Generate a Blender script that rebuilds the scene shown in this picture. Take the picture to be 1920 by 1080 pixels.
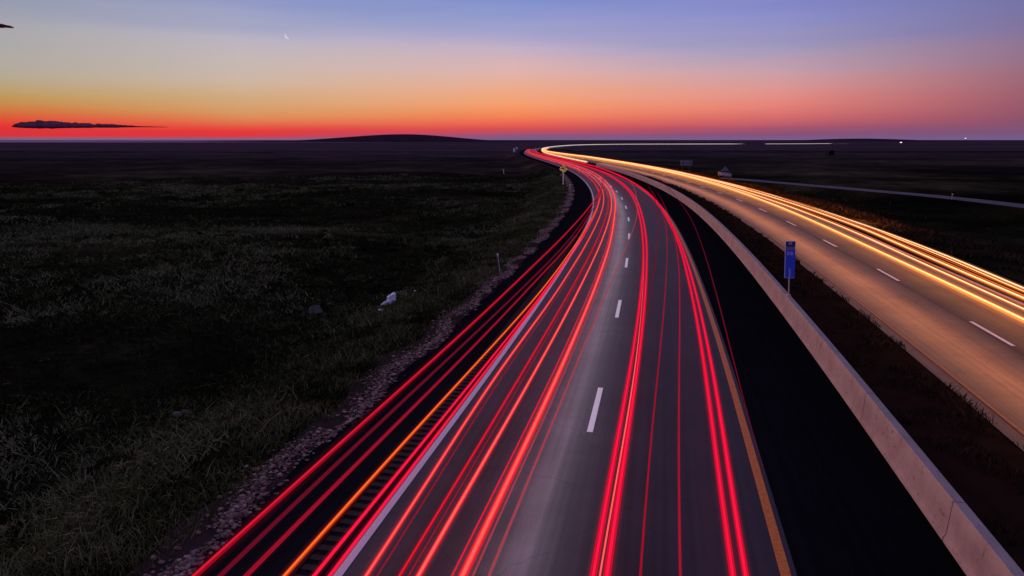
import bpy, math, random
import numpy as np
random.seed(7); RNG = np.random.default_rng(7)
for o in list(bpy.data.objects): bpy.data.objects.remove(o)
scene = bpy.context.scene
COL = scene.collection

# ---------------------------------------------------------------- camera
CAM_H = 7.3
F_PX = 1280.0
PITCH = math.atan((540 - 262) / F_PX)
cam_data = bpy.data.cameras.new('camera')
cam_data.sensor_width = 36.0
cam_data.lens = 36.0 * F_PX / 1920.0
cam_data.clip_start = 0.1
cam_data.clip_end = 40000
cam = bpy.data.objects.new('camera', cam_data); COL.objects.link(cam)
cam.location = (0, 0, CAM_H)
cam.rotation_euler = (math.pi / 2 - PITCH, 0, 0)
scene.camera = cam
scene.render.resolution_x = 1024; scene.render.resolution_y = 576
scene.render.engine = 'CYCLES'
vs = scene.view_settings
vs.view_transform = 'Standard'; vs.look = 'None'; vs.exposure = 0.0; vs.gamma = 1.0
vs.use_curve_mapping = False

def lin(r, g, b):
    def f(v):
        v /= 255.0
        return v / 12.92 if v <= 0.04045 else ((v + 0.055) / 1.055) ** 2.4
    return (f(r), f(g), f(b), 1.0)

# ---------------------------------------------------------------- world: afterglow sky
world = bpy.data.worlds.new('World'); scene.world = world
world.use_nodes = True
wn = world.node_tree.nodes; wl = world.node_tree.links
wn.clear()
def wmath(op, a, b=None, c=None):
    n = wn.new('ShaderNodeMath'); n.operation = op
    for i, v in enumerate((a, b, c)):
        if v is None: continue
        if isinstance(v, (int, float)): n.inputs[i].default_value = v
        else: wl.new(v, n.inputs[i])
    return n.outputs[0]
tc = wn.new('ShaderNodeTexCoord'); sep = wn.new('ShaderNodeSeparateXYZ')
wl.new(tc.outputs['Generated'], sep.inputs[0])
az = wmath('ARCTAN2', sep.outputs[0], sep.outputs[1])
el = wmath('ARCSINE', wmath('MAXIMUM', sep.outputs[2], 0.0))
# slow streaks in the afterglow: the bands are not ruler straight
mp = wn.new('ShaderNodeMapping'); mp.inputs['Scale'].default_value = (2.2, 2.2, 30.0)
wl.new(tc.outputs['Generated'], mp.inputs[0])
nz = wn.new('ShaderNodeTexNoise'); nz.inputs['Scale'].default_value = 1.0; nz.inputs['Detail'].default_value = 3
wl.new(mp.outputs[0], nz.inputs[0])
el = wmath('MAXIMUM', wmath('MULTIPLY', el, wmath('ADD', wmath('MULTIPLY', nz.outputs[0], 0.36), 0.82)), 0.0)
fac = wmath('SQRT', wmath('DIVIDE', el, math.pi / 2))
def el_of_y(y): return math.degrees(math.atan((540 - y) / F_PX) - PITCH)
UP = [(16, (122, 126, 186)), (28, (116, 116, 170)), (50, (108, 106, 155)), (90, (102, 100, 146))]
SKY = {
 -36.9: [(260, (126, 92, 122)), (256, (214, 52, 62)), (244, (226, 50, 52)), (234, (229, 70, 50)), (223, (214, 102, 58)), (209, (200, 136, 74)), (194, (190, 154, 94)), (170, (181, 166, 138)), (140, (174, 169, 161)), (100, (166, 166, 171)), (50, (152, 156, 172)), (5, (138, 146, 176))],
 -20.6: [(260, (140, 92, 126)), (256, (216, 58, 66)), (247, (230, 58, 58)), (239, (229, 84, 66)), (227, (224, 126, 84)), (212, (216, 154, 100)), (190, (209, 171, 128)), (160, (207, 182, 162)), (120, (198, 184, 182)), (90, (188, 180, 194)), (50, (164, 166, 196)), (5, (140, 151, 198))],
 0.0: [(261, (122, 90, 136)), (254, (140, 86, 122)), (244, (210, 76, 84)), (230, (240, 106, 80)), (212, (245, 140, 92)), (190, (246, 160, 112)), (160, (236, 172, 140)), (130, (222, 180, 176)), (100, (194, 176, 198)), (70, (168, 164, 204)), (40, (146, 154, 206)), (5, (130, 146, 206))],
 20.6: [(261, (122, 92, 140)), (252, (132, 82, 120)), (240, (168, 84, 108)), (222, (214, 108, 108)), (200, (230, 132, 122)), (170, (222, 150, 145)), (140, (200, 160, 170)), (110, (170, 156, 184)), (80, (152, 148, 192)), (45, (140, 142, 202)), (5, (126, 131, 196))],
 36.9: [(261, (114, 94, 142)), (250, (122, 84, 120)), (230, (138, 82, 106)), (200, (152, 92, 110)), (160, (150, 104, 124)), (120, (140, 112, 144)), (80, (124, 112, 156)), (40, (112, 112, 162)), (5, (102, 104, 156))],
 100.0: [(261, (84, 80, 122)), (230, (98, 80, 118)), (180, (104, 88, 130)), (100, (90, 90, 142)), (5, (82, 88, 142))],
}
SKY[-120.0] = SKY[100.0]
def make_ramp(stops):
    n = wn.new('ShaderNodeValToRGB'); r = n.color_ramp; r.interpolation = 'EASE'
    pts = [(el_of_y(y), c) for y, c in stops] + UP
    pts = [(math.sqrt(max(e, 0) / 90.0), c) for e, c in pts]
    while len(r.elements) < len(pts): r.elements.new(0.5)
    for e, (p, c) in zip(r.elements, pts): e.position = p; e.color = lin(*c)
    r.interpolation = 'LINEAR'
    wl.new(fac, n.inputs[0]); return n.outputs[0]
keys = sorted(SKY)
cur = make_ramp(SKY[keys[0]])
for k0, k1 in zip(keys, keys[1:]):
    m = wn.new('ShaderNodeMapRange'); m.interpolation_type = 'LINEAR'
    wl.new(az, m.inputs[0])
    m.inputs[1].default_value = math.radians(k0); m.inputs[2].default_value = math.radians(k1)
    mix = wn.new('ShaderNodeMix'); mix.data_type = 'RGBA'
    wl.new(m.outputs[0], mix.inputs[0]); wl.new(cur, mix.inputs[6]); wl.new(make_ramp(SKY[k1]), mix.inputs[7])
    cur = mix.outputs[2]
bgn = wn.new('ShaderNodeBackground'); bgn.inputs[1].default_value = 1.0
wl.new(cur, bgn.inputs[0])
won = wn.new('ShaderNodeOutputWorld'); wl.new(bgn.outputs[0], won.inputs[0])

# last glow of the sun that has just gone under, low on the left
sd = bpy.data.lights.new('sun', 'SUN'); sd.energy = 2.6; sd.angle = math.radians(10); sd.color = (1.0, 0.50, 0.36)
sun = bpy.data.objects.new('sun', sd); COL.objects.link(sun)
sun.rotation_euler = (math.radians(88.0), 0, math.radians(-145))   # shines from ahead-left, towards the right and the viewer

# ---------------------------------------------------------------- materials
MATS = {}
class NT:
    def __init__(s, name):
        s.m = bpy.data.materials.new(name); s.m.use_nodes = True
        s.n = s.m.node_tree.nodes; s.l = s.m.node_tree.links
        s.b = s.n['Principled BSDF']; MATS[name] = s.m
    def link(s, a, b): s.l.new(a, b)
    def tex(s, kind='Object', scale=(1, 1, 1)):
        t = s.n.new('ShaderNodeTexCoord'); m = s.n.new('ShaderNodeMapping'); m.inputs['Scale'].default_value = scale
        s.link(t.outputs[kind], m.inputs[0]); return m.outputs[0]
    def noise(s, vec, scale=5, detail=4, rough=0.55):
        n = s.n.new('ShaderNodeTexNoise'); n.inputs['Scale'].default_value = scale
        n.inputs['Detail'].default_value = detail; n.inputs['Roughness'].default_value = rough
        s.link(vec, n.inputs['Vector']); return n.outputs[0]
    def ramp(s, f, stops):
        n = s.n.new('ShaderNodeValToRGB'); r = n.color_ramp
        while len(r.elements) < len(stops): r.elements.new(0.5)
        for e, (p, c) in zip(r.elements, stops):
            e.position = p; e.color = (c if len(c) == 4 else (*c, 1))
        s.link(f, n.inputs[0]); return n.outputs[0]
    def math(s, op, a, b=0.0):
        n = s.n.new('ShaderNodeMath'); n.operation = op
        for i, v in enumerate((a, b)):
            if isinstance(v, (int, float)): n.inputs[i].default_value = v
            else: s.link(v, n.inputs[i])
        return n.outputs[0]
    def mix(s, f, a, b, mode='MIX'):
        n = s.n.new('ShaderNodeMix'); n.data_type = 'RGBA'; n.blend_type = mode
        for i, v in ((0, f), (6, a), (7, b)):
            if isinstance(v, (int, float)): n.inputs[i].default_value = v
            elif isinstance(v, tuple): n.inputs[i].default_value = v if len(v) == 4 else (*v, 1)
            else: s.link(v, n.inputs[i])
        return n.outputs[2]
    def bump(s, h, strength=0.4, dist=0.02):
        n = s.n.new('ShaderNodeBump'); n.inputs['Strength'].default_value = strength; n.inputs['Distance'].default_value = dist
        s.link(h, n.inputs['Height']); s.link(n.outputs[0], s.b.inputs['Normal'])
    def fin(s, col, rough=0.8, spec=0.3, metal=0.0):
        if isinstance(col, tuple): s.b.inputs['Base Color'].default_value = col if len(col) == 4 else (*col, 1)
        else: s.link(col, s.b.inputs['Base Color'])
        s.b.inputs['Roughness'].default_value = rough
        s.b.inputs['Specular IOR Level'].default_value = spec; s.b.inputs['Metallic'].default_value = metal
        return s.m

def mat_plain(name, col, rough=0.6, spec=0.3, metal=0.0, var=0.25, scale=8.0):
    t = NT(name); v = t.tex()
    n = t.noise(v, scale, 5)
    c = t.mix(t.math('MULTIPLY', n, 1.0), tuple(x * (1 - var) for x in col[:3]), tuple(min(1, x * (1 + var)) for x in col[:3]))
    t.bump(n, 0.15, 0.005)
    return t.fin(c, rough, spec, metal)

def mat_emit(name, col, strength):
    m = bpy.data.materials.new(name); m.use_nodes = True; n = m.node_tree.nodes
    n.clear(); e = n.new('ShaderNodeEmission'); o = n.new('ShaderNodeOutputMaterial')
    e.inputs[0].default_value = (*col, 1); e.inputs[1].default_value = strength
    m.node_tree.links.new(e.outputs[0], o.inputs[0]); MATS[name] = m; return m

def lane_material(name, prof, base=(1, 1, 1)):
    """prof: (offset m, grey) profile across the road, from wear plus painted headlight light; UV.x = offset in metres / 40 + .5, UV.y = station"""
    t = NT(name)
    uv = t.n.new('ShaderNodeTexCoord').outputs['UV']
    sp = t.n.new('ShaderNodeSeparateXYZ'); t.link(uv, sp.inputs[0])
    obj = t.tex('Object')
    wob = t.noise(t.tex('Object', (0.05, 0.05, 0.05)), 1.0, 2)
    u = t.math('ADD', sp.outputs[0], t.math('MULTIPLY', t.math('SUBTRACT', wob, 0.5), 0.012))
    c = t.ramp(u, [(o / 40 + 0.5, tuple(g * b for b in base)) if not isinstance(g, tuple) else (o / 40 + 0.5, g) for o, g in prof])
    # streaks drawn out along the lane, patches, aggregate
    mapn = t.n.new('ShaderNodeMapping'); mapn.inputs['Scale'].default_value = (260, 0.05, 1); t.link(uv, mapn.inputs[0])
    st = t.noise(mapn.outputs[0], 1.0, 3)
    c = t.mix(1.0, c, t.ramp(st, [(0.25, (0.72,) * 3), (0.75, (1.22,) * 3)]), 'MULTIPLY')
    pt = t.noise(obj, 0.35, 5, 0.65)
    c = t.mix(1.0, c, t.ramp(pt, [(0.3, (0.75,) * 3), (0.7, (1.2,) * 3)]), 'MULTIPLY')
    ag = t.noise(obj, 45, 3, 0.7)
    c = t.mix(1.0, c, t.ramp(ag, [(0.3, (0.7,) * 3), (0.7, (1.3,) * 3)]), 'MULTIPLY')
    # hairline cracks
    vo = t.n.new('ShaderNodeTexVoronoi'); vo.feature = 'DISTANCE_TO_EDGE'; vo.inputs['Scale'].default_value = 0.28
    wv = t.n.new('ShaderNodeMix'); wv.data_type = 'RGBA'; wv.blend_type = 'ADD'; wv.inputs[0].default_value = 1.6
    nn = t.n.new('ShaderNodeTexNoise'); nn.inputs['Scale'].default_value = 0.9; nn.inputs['Detail'].default_value = 5; t.link(obj, nn.inputs['Vector'])
    t.link(obj, wv.inputs[6]); t.link(nn.outputs[1], wv.inputs[7]); t.link(wv.outputs[2], vo.inputs['Vector'])
    c = t.mix(1.0, c, t.ramp(vo.outputs['Distance'], [(0.0, (0.7,) * 3), (0.005, (1, 1, 1))]), 'MULTIPLY')
    t.bump(ag, 0.35, 0.006)
    return t.fin(c, 0.62, 0.25)

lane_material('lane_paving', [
    (-4.0, 0.062), (-3.3, 0.065), (-2.6, 0.055), (-1.7, 0.072), (-1.1, 0.11), (-0.6, 0.17), (-0.3, 0.10), (-0.1, 0.075),  # pale strip left of the dashes is headlight light painted into the grey
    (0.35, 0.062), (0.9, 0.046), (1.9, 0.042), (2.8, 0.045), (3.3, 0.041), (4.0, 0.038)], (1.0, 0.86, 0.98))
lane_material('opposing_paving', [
    (10.2, 0.14), (10.65, 0.10), (10.75, 0.06), (10.85, 0.12), (11.4, 0.16), (12.1, 0.21), (12.6, 0.21), (13.3, 0.16), (13.95, 0.13), (14.05, 0.06), (14.2, 0.06), (14.3, 0.09),  # inner lane: paler paving, raised further to paint in its headlight pool
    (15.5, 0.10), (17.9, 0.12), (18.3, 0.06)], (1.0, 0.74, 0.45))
lane_material('shoulder_sealcoat', [(-7, 0.012), (-3.5, 0.016), (4.0, 0.011), (7, 0.008), (18, 0.014), (21, 0.014)], (0.85, 0.85, 1.0))
MATS['shoulder_sealcoat'].node_tree.nodes['Principled BSDF'].inputs['Specular IOR Level'].default_value = 0.0

t = NT('white_road_paint'); v = t.tex(); n = t.noise(v, 14, 5, 0.7)
t.fin(t.ramp(n, [(0.28, (0.45, 0.45, 0.45)), (0.42, (0.82, 0.82, 0.82)), (1, (0.88, 0.88, 0.88))]), 0.55, 0.4); t.bump(n, 0.2, 0.003)
t = NT('yellow_road_paint'); v = t.tex(); n = t.noise(v, 12, 5, 0.7)
t.fin(t.ramp(n, [(0.3, (0.50, 0.13, 0.008)), (0.55, (0.80, 0.25, 0.012)), (1, (0.85, 0.30, 0.02))]), 0.55, 0.4); t.bump(n, 0.2, 0.003)

mat_plain('worn_yellow_paint', (0.30, 0.13, 0.03), 0.6, 0.2, var=0.5, scale=5)
# barrier concrete: form stains, chips, drips
t = NT('barrier_concrete'); v = t.tex()
a = t.noise(v, 1.1, 6, 0.65); b2 = t.noise(t.tex('Object', (5, 5, 0.7)), 1.6, 5, 0.7); g = t.noise(v, 60, 3, 0.7)
c = t.ramp(a, [(0.25, (0.30, 0.225, 0.20)), (0.5, (0.42, 0.32, 0.285)), (0.78, (0.50, 0.39, 0.35))])
c = t.mix(1.0, c, t.ramp(b2, [(0.26, (0.42, 0.34, 0.30)), (0.42, (1, 1, 1))]), 'MULTIPLY')
c = t.mix(1.0, c, t.ramp(g, [(0.3, (0.82,) * 3), (0.7, (1.12,) * 3)]), 'MULTIPLY')
sc = t.noise(t.tex('Object', (1.3, 1.3, 3.5)), 2.2, 6, 0.75)
c = t.mix(1.0, c, t.ramp(sc, [(0.33, (0.45, 0.36, 0.31)), (0.40, (1, 1, 1)), (0.66, (1, 1, 1)), (0.72, (1.25, 1.2, 1.2))]), 'MULTIPLY')
t.bump(t.math('ADD', g, a), 0.4, 0.008); t.fin(c, 0.85, 0.2)

# prairie soil and sward
t = NT('prairie_ground'); v = t.tex()
big = t.noise(v, 0.018, 4, 0.6); mid = t.noise(v, 0.12, 5, 0.65); fin = t.noise(v, 1.7, 5, 0.7)
c = t.ramp(big, [(0.35, (0.006, 0.006, 0.004)), (0.5, (0.020, 0.019, 0.009)), (0.66, (0.075, 0.064, 0.036))])  # broad light and dark patches also stand in for the relief's shading
c = t.mix(1.0, c, t.ramp(mid, [(0.3, (0.3,) * 3), (0.5, (0.8, 0.8, 0.75)), (0.74, (2.0, 1.8, 1.6))]), 'MULTIPLY')
c = t.mix(1.0, c, t.ramp(fin, [(0.3, (0.45,) * 3), (0.7, (1.5,) * 3)]), 'MULTIPLY')
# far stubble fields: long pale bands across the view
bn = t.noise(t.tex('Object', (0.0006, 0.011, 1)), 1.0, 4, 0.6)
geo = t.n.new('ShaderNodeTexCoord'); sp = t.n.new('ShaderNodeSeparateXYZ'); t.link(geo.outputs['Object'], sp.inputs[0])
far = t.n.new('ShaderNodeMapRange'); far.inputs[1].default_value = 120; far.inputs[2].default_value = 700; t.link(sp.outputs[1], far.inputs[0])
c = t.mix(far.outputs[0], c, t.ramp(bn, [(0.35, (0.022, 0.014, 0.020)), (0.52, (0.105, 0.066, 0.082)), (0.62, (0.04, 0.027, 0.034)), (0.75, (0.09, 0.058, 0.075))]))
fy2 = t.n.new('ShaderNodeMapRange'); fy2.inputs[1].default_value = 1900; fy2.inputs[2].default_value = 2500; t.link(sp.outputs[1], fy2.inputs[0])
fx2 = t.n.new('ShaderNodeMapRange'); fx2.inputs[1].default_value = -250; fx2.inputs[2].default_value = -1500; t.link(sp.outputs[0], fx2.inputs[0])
c = t.mix(t.math('MULTIPLY', fy2.outputs[0], fx2.outputs[0]), c, (0.42, 0.27, 0.36))      # lilac distance haze painted into the ground colour at the skyline
t.bump(t.math('ADD', mid, t.math('MULTIPLY', fin, 0.4)), 0.8, 0.5); t.fin(c, 1.0, 0.0)

def foliage(name, stops):
    t = NT(name)
    at = t.n.new('ShaderNodeAttribute'); at.attribute_name = 'tint'
    t.fin(t.ramp(at.outputs['Fac'], stops), 0.9, 0.05)
foliage('grass_blades', [(0.0, (0.008, 0.009, 0.003)), (0.5, (0.030, 0.036, 0.010)), (0.8, (0.078, 0.084, 0.028)), (1.0, (0.19, 0.175, 0.085))])
foliage('median_blades', [(0.0, (0.008, 0.005, 0.003)), (0.6, (0.035, 0.020, 0.010)), (1.0, (0.12, 0.07, 0.04))])
foliage('shoulder_stone', [(0.0, (0.05, 0.030, 0.024)), (0.5, (0.23, 0.14, 0.115)), (1.0, (0.50, 0.34, 0.28))])
mat_plain('dirt', (0.036, 0.030, 0.024), 1.0, 0.0, var=0.5, scale=0.8)
mat_plain('gravel_bed_soil', (0.05, 0.032, 0.028), 1.0, 0.0, var=0.5, scale=3)
mat_plain('frontage_asphalt', (0.10, 0.08, 0.092), 0.8, 0.2, var=0.3, scale=0.6)
mat_plain('galvanised_steel', (0.50, 0.48, 0.50), 0.45, 0.5, 0.3, var=0.15)
mat_plain('sign_blue', (0.012, 0.085, 0.80), 0.4, 0.4, var=0.15)
mat_plain('sign_navy', (0.010, 0.016, 0.22), 0.4, 0.4, var=0.15)
mat_plain('sign_white', (0.80, 0.78, 0.80), 0.45, 0.4, var=0.08)
mat_plain('sign_yellow', (0.86, 0.50, 0.06), 0.4, 0.4, var=0.1)
mat_plain('sign_black', (0.012, 0.012, 0.012), 0.5, 0.3)
mat_plain('sign_back', (0.22, 0.19, 0.20), 0.5, 0.4, 0.2, var=0.2)
mat_plain('wood_post', (0.10, 0.07, 0.06), 0.9, 0.1)
mat_plain('hill_grass', (0.05, 0.026, 0.038), 1.0, 0.0, var=0.4, scale=0.02)
mat_plain('pale_rock', (0.10, 0.09, 0.075), 0.9, 0.1, var=0.4, scale=5)
mat_plain('white_plastic', (0.82, 0.84, 0.92), 0.5, 0.4, var=0.1)
mat_plain('cloud_grey', (0.22, 0.085, 0.13), 1.0, 0.0, var=0.3, scale=0.01)
mat_plain('dark_shed', (0.004, 0.004, 0.006), 0.9, 0.1)
mat_plain('rubber', (0.01, 0.01, 0.01), 0.9, 0.1)

# ---------------------------------------------------------------- helpers
def new_obj(name, verts, faces, mat=None, parent=None, smooth=False, uvs=None):
    me = bpy.data.meshes.new(name)
    me.from_pydata([tuple(map(float, v)) for v in verts], [], [tuple(map(int, f)) for f in faces])
    if uvs is not None:
        lay = me.uv_layers.new(name='UVMap')
        vi = np.empty(len(me.loops), dtype=np.int32); me.loops.foreach_get('vertex_index', vi)
        lay.data.foreach_set('uv', np.asarray(uvs, dtype=np.float32)[vi].ravel())
    if smooth: me.polygons.foreach_set('use_smooth', [True] * len(me.polygons))
    if mat: me.materials.append(MATS[mat])
    me.update()
    o = bpy.data.objects.new(name, me); COL.objects.link(o)
    if parent is not None: o.parent = parent
    return o
def fast_mesh(name, V, Fc, mat, tint=None, parent=None, smooth=False):
    """numpy arrays; Fc is (n,3) triangles; tint one value for each vertex"""
    me = bpy.data.meshes.new(name)
    me.vertices.add(len(V)); me.vertices.foreach_set('co', np.asarray(V, np.float32).ravel())
    me.loops.add(Fc.size); me.loops.foreach_set('vertex_index', np.asarray(Fc, np.int32).ravel())
    me.polygons.add(len(Fc)); me.polygons.foreach_set('loop_start', np.arange(0, Fc.size, 3, dtype=np.int32))
    me.update(calc_edges=True); me.validate()
    if tint is not None:
        a = me.attributes.new('tint', 'FLOAT', 'POINT'); a.data.foreach_set('value', np.asarray(tint, np.float32))
    if smooth: me.polygons.foreach_set('use_smooth', [True] * len(me.polygons))
    me.materials.append(MATS[mat])
    o = bpy.data.objects.new(name, me); COL.objects.link(o)
    if parent is not None: o.parent = parent
    return o
def tag(o, label=None, cat=None, group=None, kind=None):
    if label: o['label'] = label
    if cat: o['category'] = cat
    if group: o['group'] = group
    if kind: o['kind'] = kind
    return o
def empty(name, loc, rz=0.0):
    o = bpy.data.objects.new(name, None); COL.objects.link(o); o.location = loc; o.rotation_euler = (0, 0, rz); return o
def box_vf(x0, x1, y0, y1, z0, z1):
    v = [(x0, y0, z0), (x1, y0, z0), (x1, y1, z0), (x0, y1, z0), (x0, y0, z1), (x1, y0, z1), (x1, y1, z1), (x0, y1, z1)]
    f = [(0, 3, 2, 1), (4, 5, 6, 7), (0, 1, 5, 4), (1, 2, 6, 5), (2, 3, 7, 6), (3, 0, 4, 7)]
    return v, f
def box(name, x0, x1, y0, y1, z0, z1, mat, parent=None, bevel=0.0):
    v, f = box_vf(x0, x1, y0, y1, z0, z1)
    o = new_obj(name, v, f, mat, parent)
    if bevel:
        m = o.modifiers.new('bevel', 'BEVEL'); m.width = bevel; m.segments = 2
    return o
def prism(name, poly, y0, y1, mat, parent=None):
    """poly in x,z; extruded along y"""
    n = len(poly)
    v = [(x, y0, z) for x, z in poly] + [(x, y1, z) for x, z in poly]
    f = [tuple(range(n)), tuple(reversed(range(n, 2 * n)))] + [(i, i + n, (i + 1) % n + n, (i + 1) % n) for i in range(n)]
    return new_obj(name, v, f, mat, parent)
def tube_vf(P, rad, n=8):
    P = np.asarray(P, float); T = np.gradient(P, axis=0); T /= np.linalg.norm(T, axis=1)[:, None]
    up = np.array([0, 0, 1.0]); S = np.cross(T, up); S /= np.maximum(np.linalg.norm(S, axis=1)[:, None], 1e-6); U = np.cross(S, T)
    rad = np.broadcast_to(np.asarray(rad, float), (len(P),))
    V = []; Fc = []
    for k in range(n):
        a = 2 * math.pi * k / n
        V.append(P + (S * math.cos(a) + U * math.sin(a)) * rad[:, None])
    V = np.stack(V, 1).reshape(-1, 3)
    m = len(P)
    for i in range(m - 1):
        for k in range(n):
            a = i * n + k; b = i * n + (k + 1) % n
            Fc.append((a, b, b + n, a + n))
    Fc.append(tuple(reversed(range(n)))); Fc.append(tuple(range((m - 1) * n, m * n)))
    return V, Fc
def pole(name, x, y, z0, z1, r, mat, parent=None, lean=(0, 0), n=8):
    v, f = tube_vf([(x, y, z0), (x + lean[0] * 0.5, y + lean[1] * 0.5, (z0 + z1) / 2), (x + lean[0], y + lean[1], z1)], r, n) if False else (None, None)
    V = []; Fc = []
    for i, z in enumerate((z0, z1)):
        for k in range(n):
            a = 2 * math.pi * k / n
            V.append((x + lean[0] * i + r * math.cos(a), y + lean[1] * i + r * math.sin(a), z))
    Fc = [(k, (k + 1) % n, (k + 1) % n + n, k + n) for k in range(n)] + [tuple(reversed(range(n))), tuple(range(n, 2 * n))]
    return new_obj(name, V, Fc, mat, parent)

cP, sP = math.cos(PITCH), math.sin(PITCH)
def at(x, y, z=0.0):
    """where the sight line of a spot in the photograph meets the level z: used to read off distances"""
    u = (x - 960) / F_PX; v = (540 - y) / F_PX
    d = (u, cP + v * sP, -sP + v * cP); t = (z - CAM_H) / d[2]
    return d[0] * t, d[1] * t

# ---------------------------------------------------------------- the line of the road (lane line of the near carriageway)
REF = np.array([(-9.6, -40), (-5.5, -20), (-1.5, 0), (0.55, 9.7), (1.27, 12.9), (1.9, 15.9), (2.68, 19.4), (4.33, 27.36), (5.02, 30.81), (6.56, 38.68), (7.24, 42.1),
    (8.93, 51.59), (10.8, 62.53), (12.4, 73.28), (13.79, 84.25), (14.94, 95.29), (15.71, 104.77), (16.4, 115), (17.9, 149), (17.8, 176), (16.2, 220),
    (13.2, 270), (10.6, 330), (9.6, 380), (10.2, 430), (15, 520), (26, 630), (70, 880), (150, 1040), (371, 1090), (520, 1180), (640, 1330), (700, 1500)], float)
def smooth_line(pts):
    seg = np.r_[0, np.cumsum(np.hypot(*np.diff(pts, axis=0).T))]
    s = np.arange(0, seg[-1], 1.0)
    X = np.interp(s, seg, pts[:, 0]); Y = np.interp(s, seg, pts[:, 1])
    out = np.empty((len(s), 4))
    for i in range(len(s)):
        w = max(4.0, min(60, 0.13 * max(Y[i], 0)))
        lo = max(0, int(i - 4 * w)); hi = min(len(s), int(i + 4 * w))
        d = s[lo:hi] - s[i]; k = np.exp(-.5 * (d / w) ** 2)
        A = np.stack([np.ones_like(d), d], 1); M = (A * k[:, None]).T @ A
        sol = np.linalg.solve(M, (A * k[:, None]).T @ np.stack([X[lo:hi], Y[lo:hi]], 1))
        out[i] = sol[0, 0], sol[0, 1], sol[1, 0], sol[1, 1]
    return s, out
S_, R_ = smooth_line(REF)
N_ = np.stack([R_[:, 3], -R_[:, 2]], 1); N_ /= np.linalg.norm(N_, axis=1)[:, None]
SMAX = S_[-1]
def road_pt(s, o, z=0.0):
    s = np.asarray(s, float); o = np.broadcast_to(np.asarray(o, float), s.shape)
    x = np.interp(s, S_, R_[:, 0]) + np.interp(s, S_, N_[:, 0]) * o
    y = np.interp(s, S_, R_[:, 1]) + np.interp(s, S_, N_[:, 1]) * o
    return np.stack([x, y, np.broadcast_to(np.asarray(z, float), s.shape)], -1)
def road_coord(x, y):
    d = (R_[:, 0] - x) ** 2 + (R_[:, 1] - y) ** 2; i = int(d.argmin())
    return S_[i] + (x - R_[i, 0]) * N_[i, 1] * -1 * 0 , (x - R_[i, 0]) * N_[i, 0] + (y - R_[i, 1]) * N_[i, 1]
def s_at_Y(y): return float(np.interp(y, R_[:, 1], S_))
def heading(s):
    n = road_pt(np.array([s]), 1.0)[0] - road_pt(np.array([s]), 0.0)[0]
    return math.atan2(n[1], n[0])          # rotation about z that lays local +x across the road, +y along it
S0 = s_at_Y(-12)
def drift(s):                                # the two carriageways draw together beyond the curve
    return np.interp(s, [s_at_Y(270), s_at_Y(430), s_at_Y(900)], [0, -8.0, -8.0])
def stations(s0, s1):
    out = [s0]
    while out[-1] < s1:
        out.append(out[-1] + (1.0 if out[-1] < s_at_Y(60) else 2.0 if out[-1] < s_at_Y(200) else 6.0))
    out[-1] = s1
    return np.array(out)
def strip(name, o0, o1, z, s0, s1, mat, parent=None, opp=False, m=1, jit=0.0):
    st = stations(s0, s1); cols = []; uv = []
    dr = drift(st) if opp else 0
    for k in range(m + 1):
        o = o0 + (o1 - o0) * k / m
        oo = np.full(len(st), o)
        if jit and k == 0: oo = oo + jit * RNG.normal(0, 1, len(st))
        cols.append(road_pt(st, oo + dr, z)); uv.append(np.stack([np.full(len(st), o) / 40 + 0.5, st], 1))
    V = np.stack(cols, 1).reshape(-1, 3); UV = np.stack(uv, 1).reshape(-1, 2)
    w = m + 1
    Fc = [(i * w + k, i * w + k + 1, (i + 1) * w + k + 1, (i + 1) * w + k) for i in range(len(st) - 1) for k in range(m)]
    return new_obj(name, V, Fc, mat, parent, uvs=UV)
def slab(name, o0, o1, z0, z1, s0, s1, mat, parent=None, opp=False, n=3):
    """thin solid piece lying along the road (paint, rib)"""
    st = np.linspace(s0, s1, n); dr = drift(st) if opp else 0
    a, b = road_pt(st, o0 + dr, z1), road_pt(st, o1 + dr, z1); c, d = road_pt(st, o0 + dr, z0), road_pt(st, o1 + dr, z0)
    V = np.concatenate([a, b, c, d]); Fc = []
    for i in range(n - 1):
        Fc += [(i, n + i, n + i + 1, i + 1), (2 * n + i, i, i + 1, 2 * n + i + 1), (n + i, 3 * n + i, 3 * n + i + 1, n + i + 1)]
    Fc += [(0, 2 * n, 3 * n, n), (n - 1, 2 * n - 1, 4 * n - 1, 3 * n - 1)]
    return new_obj(name, V, Fc, mat, parent)

# ---------------------------------------------------------------- ground
def vnoise(x, y, seed=0):
    xi = np.floor(x).astype(int); yi = np.floor(y).astype(int); xf = x - xi; yf = y - yi
    xf = xf * xf * (3 - 2 * xf); yf = yf * yf * (3 - 2 * yf)
    def h(a, b):
        v = np.sin(a * 127.1 + b * 311.7 + seed * 17.3) * 43758.5453; return v - np.floor(v)
    return (h(xi, yi) * (1 - xf) + h(xi + 1, yi) * xf) * (1 - yf) + (h(xi, yi + 1) * (1 - xf) + h(xi + 1, yi + 1) * xf) * yf
RC = R_[::3]; NC = N_[::3]
def road_off(x, y):
    """signed distance to the road line for arrays"""
    out = np.empty(x.shape)
    fx, fy = x.ravel(), y.ravel(); fo = out.ravel()
    for i in range(0, len(fx), 4000):
        dx = fx[i:i + 4000, None] - RC[None, :, 0]; dy = fy[i:i + 4000, None] - RC[None, :, 1]
        j = (dx * dx + dy * dy).argmin(1); r = np.arange(len(j))
        d = np.hypot(dx[r, j], dy[r, j]); sg = np.sign(dx[r, j] * NC[j, 0] + dy[r, j] * NC[j, 1])
        fo[i:i + 4000] = d * sg
    return fo.reshape(x.shape)
def sstep(a, b, v):
    t = np.clip((v - a) / (b - a), 0, 1); return t * t * (3 - 2 * t)
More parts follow.
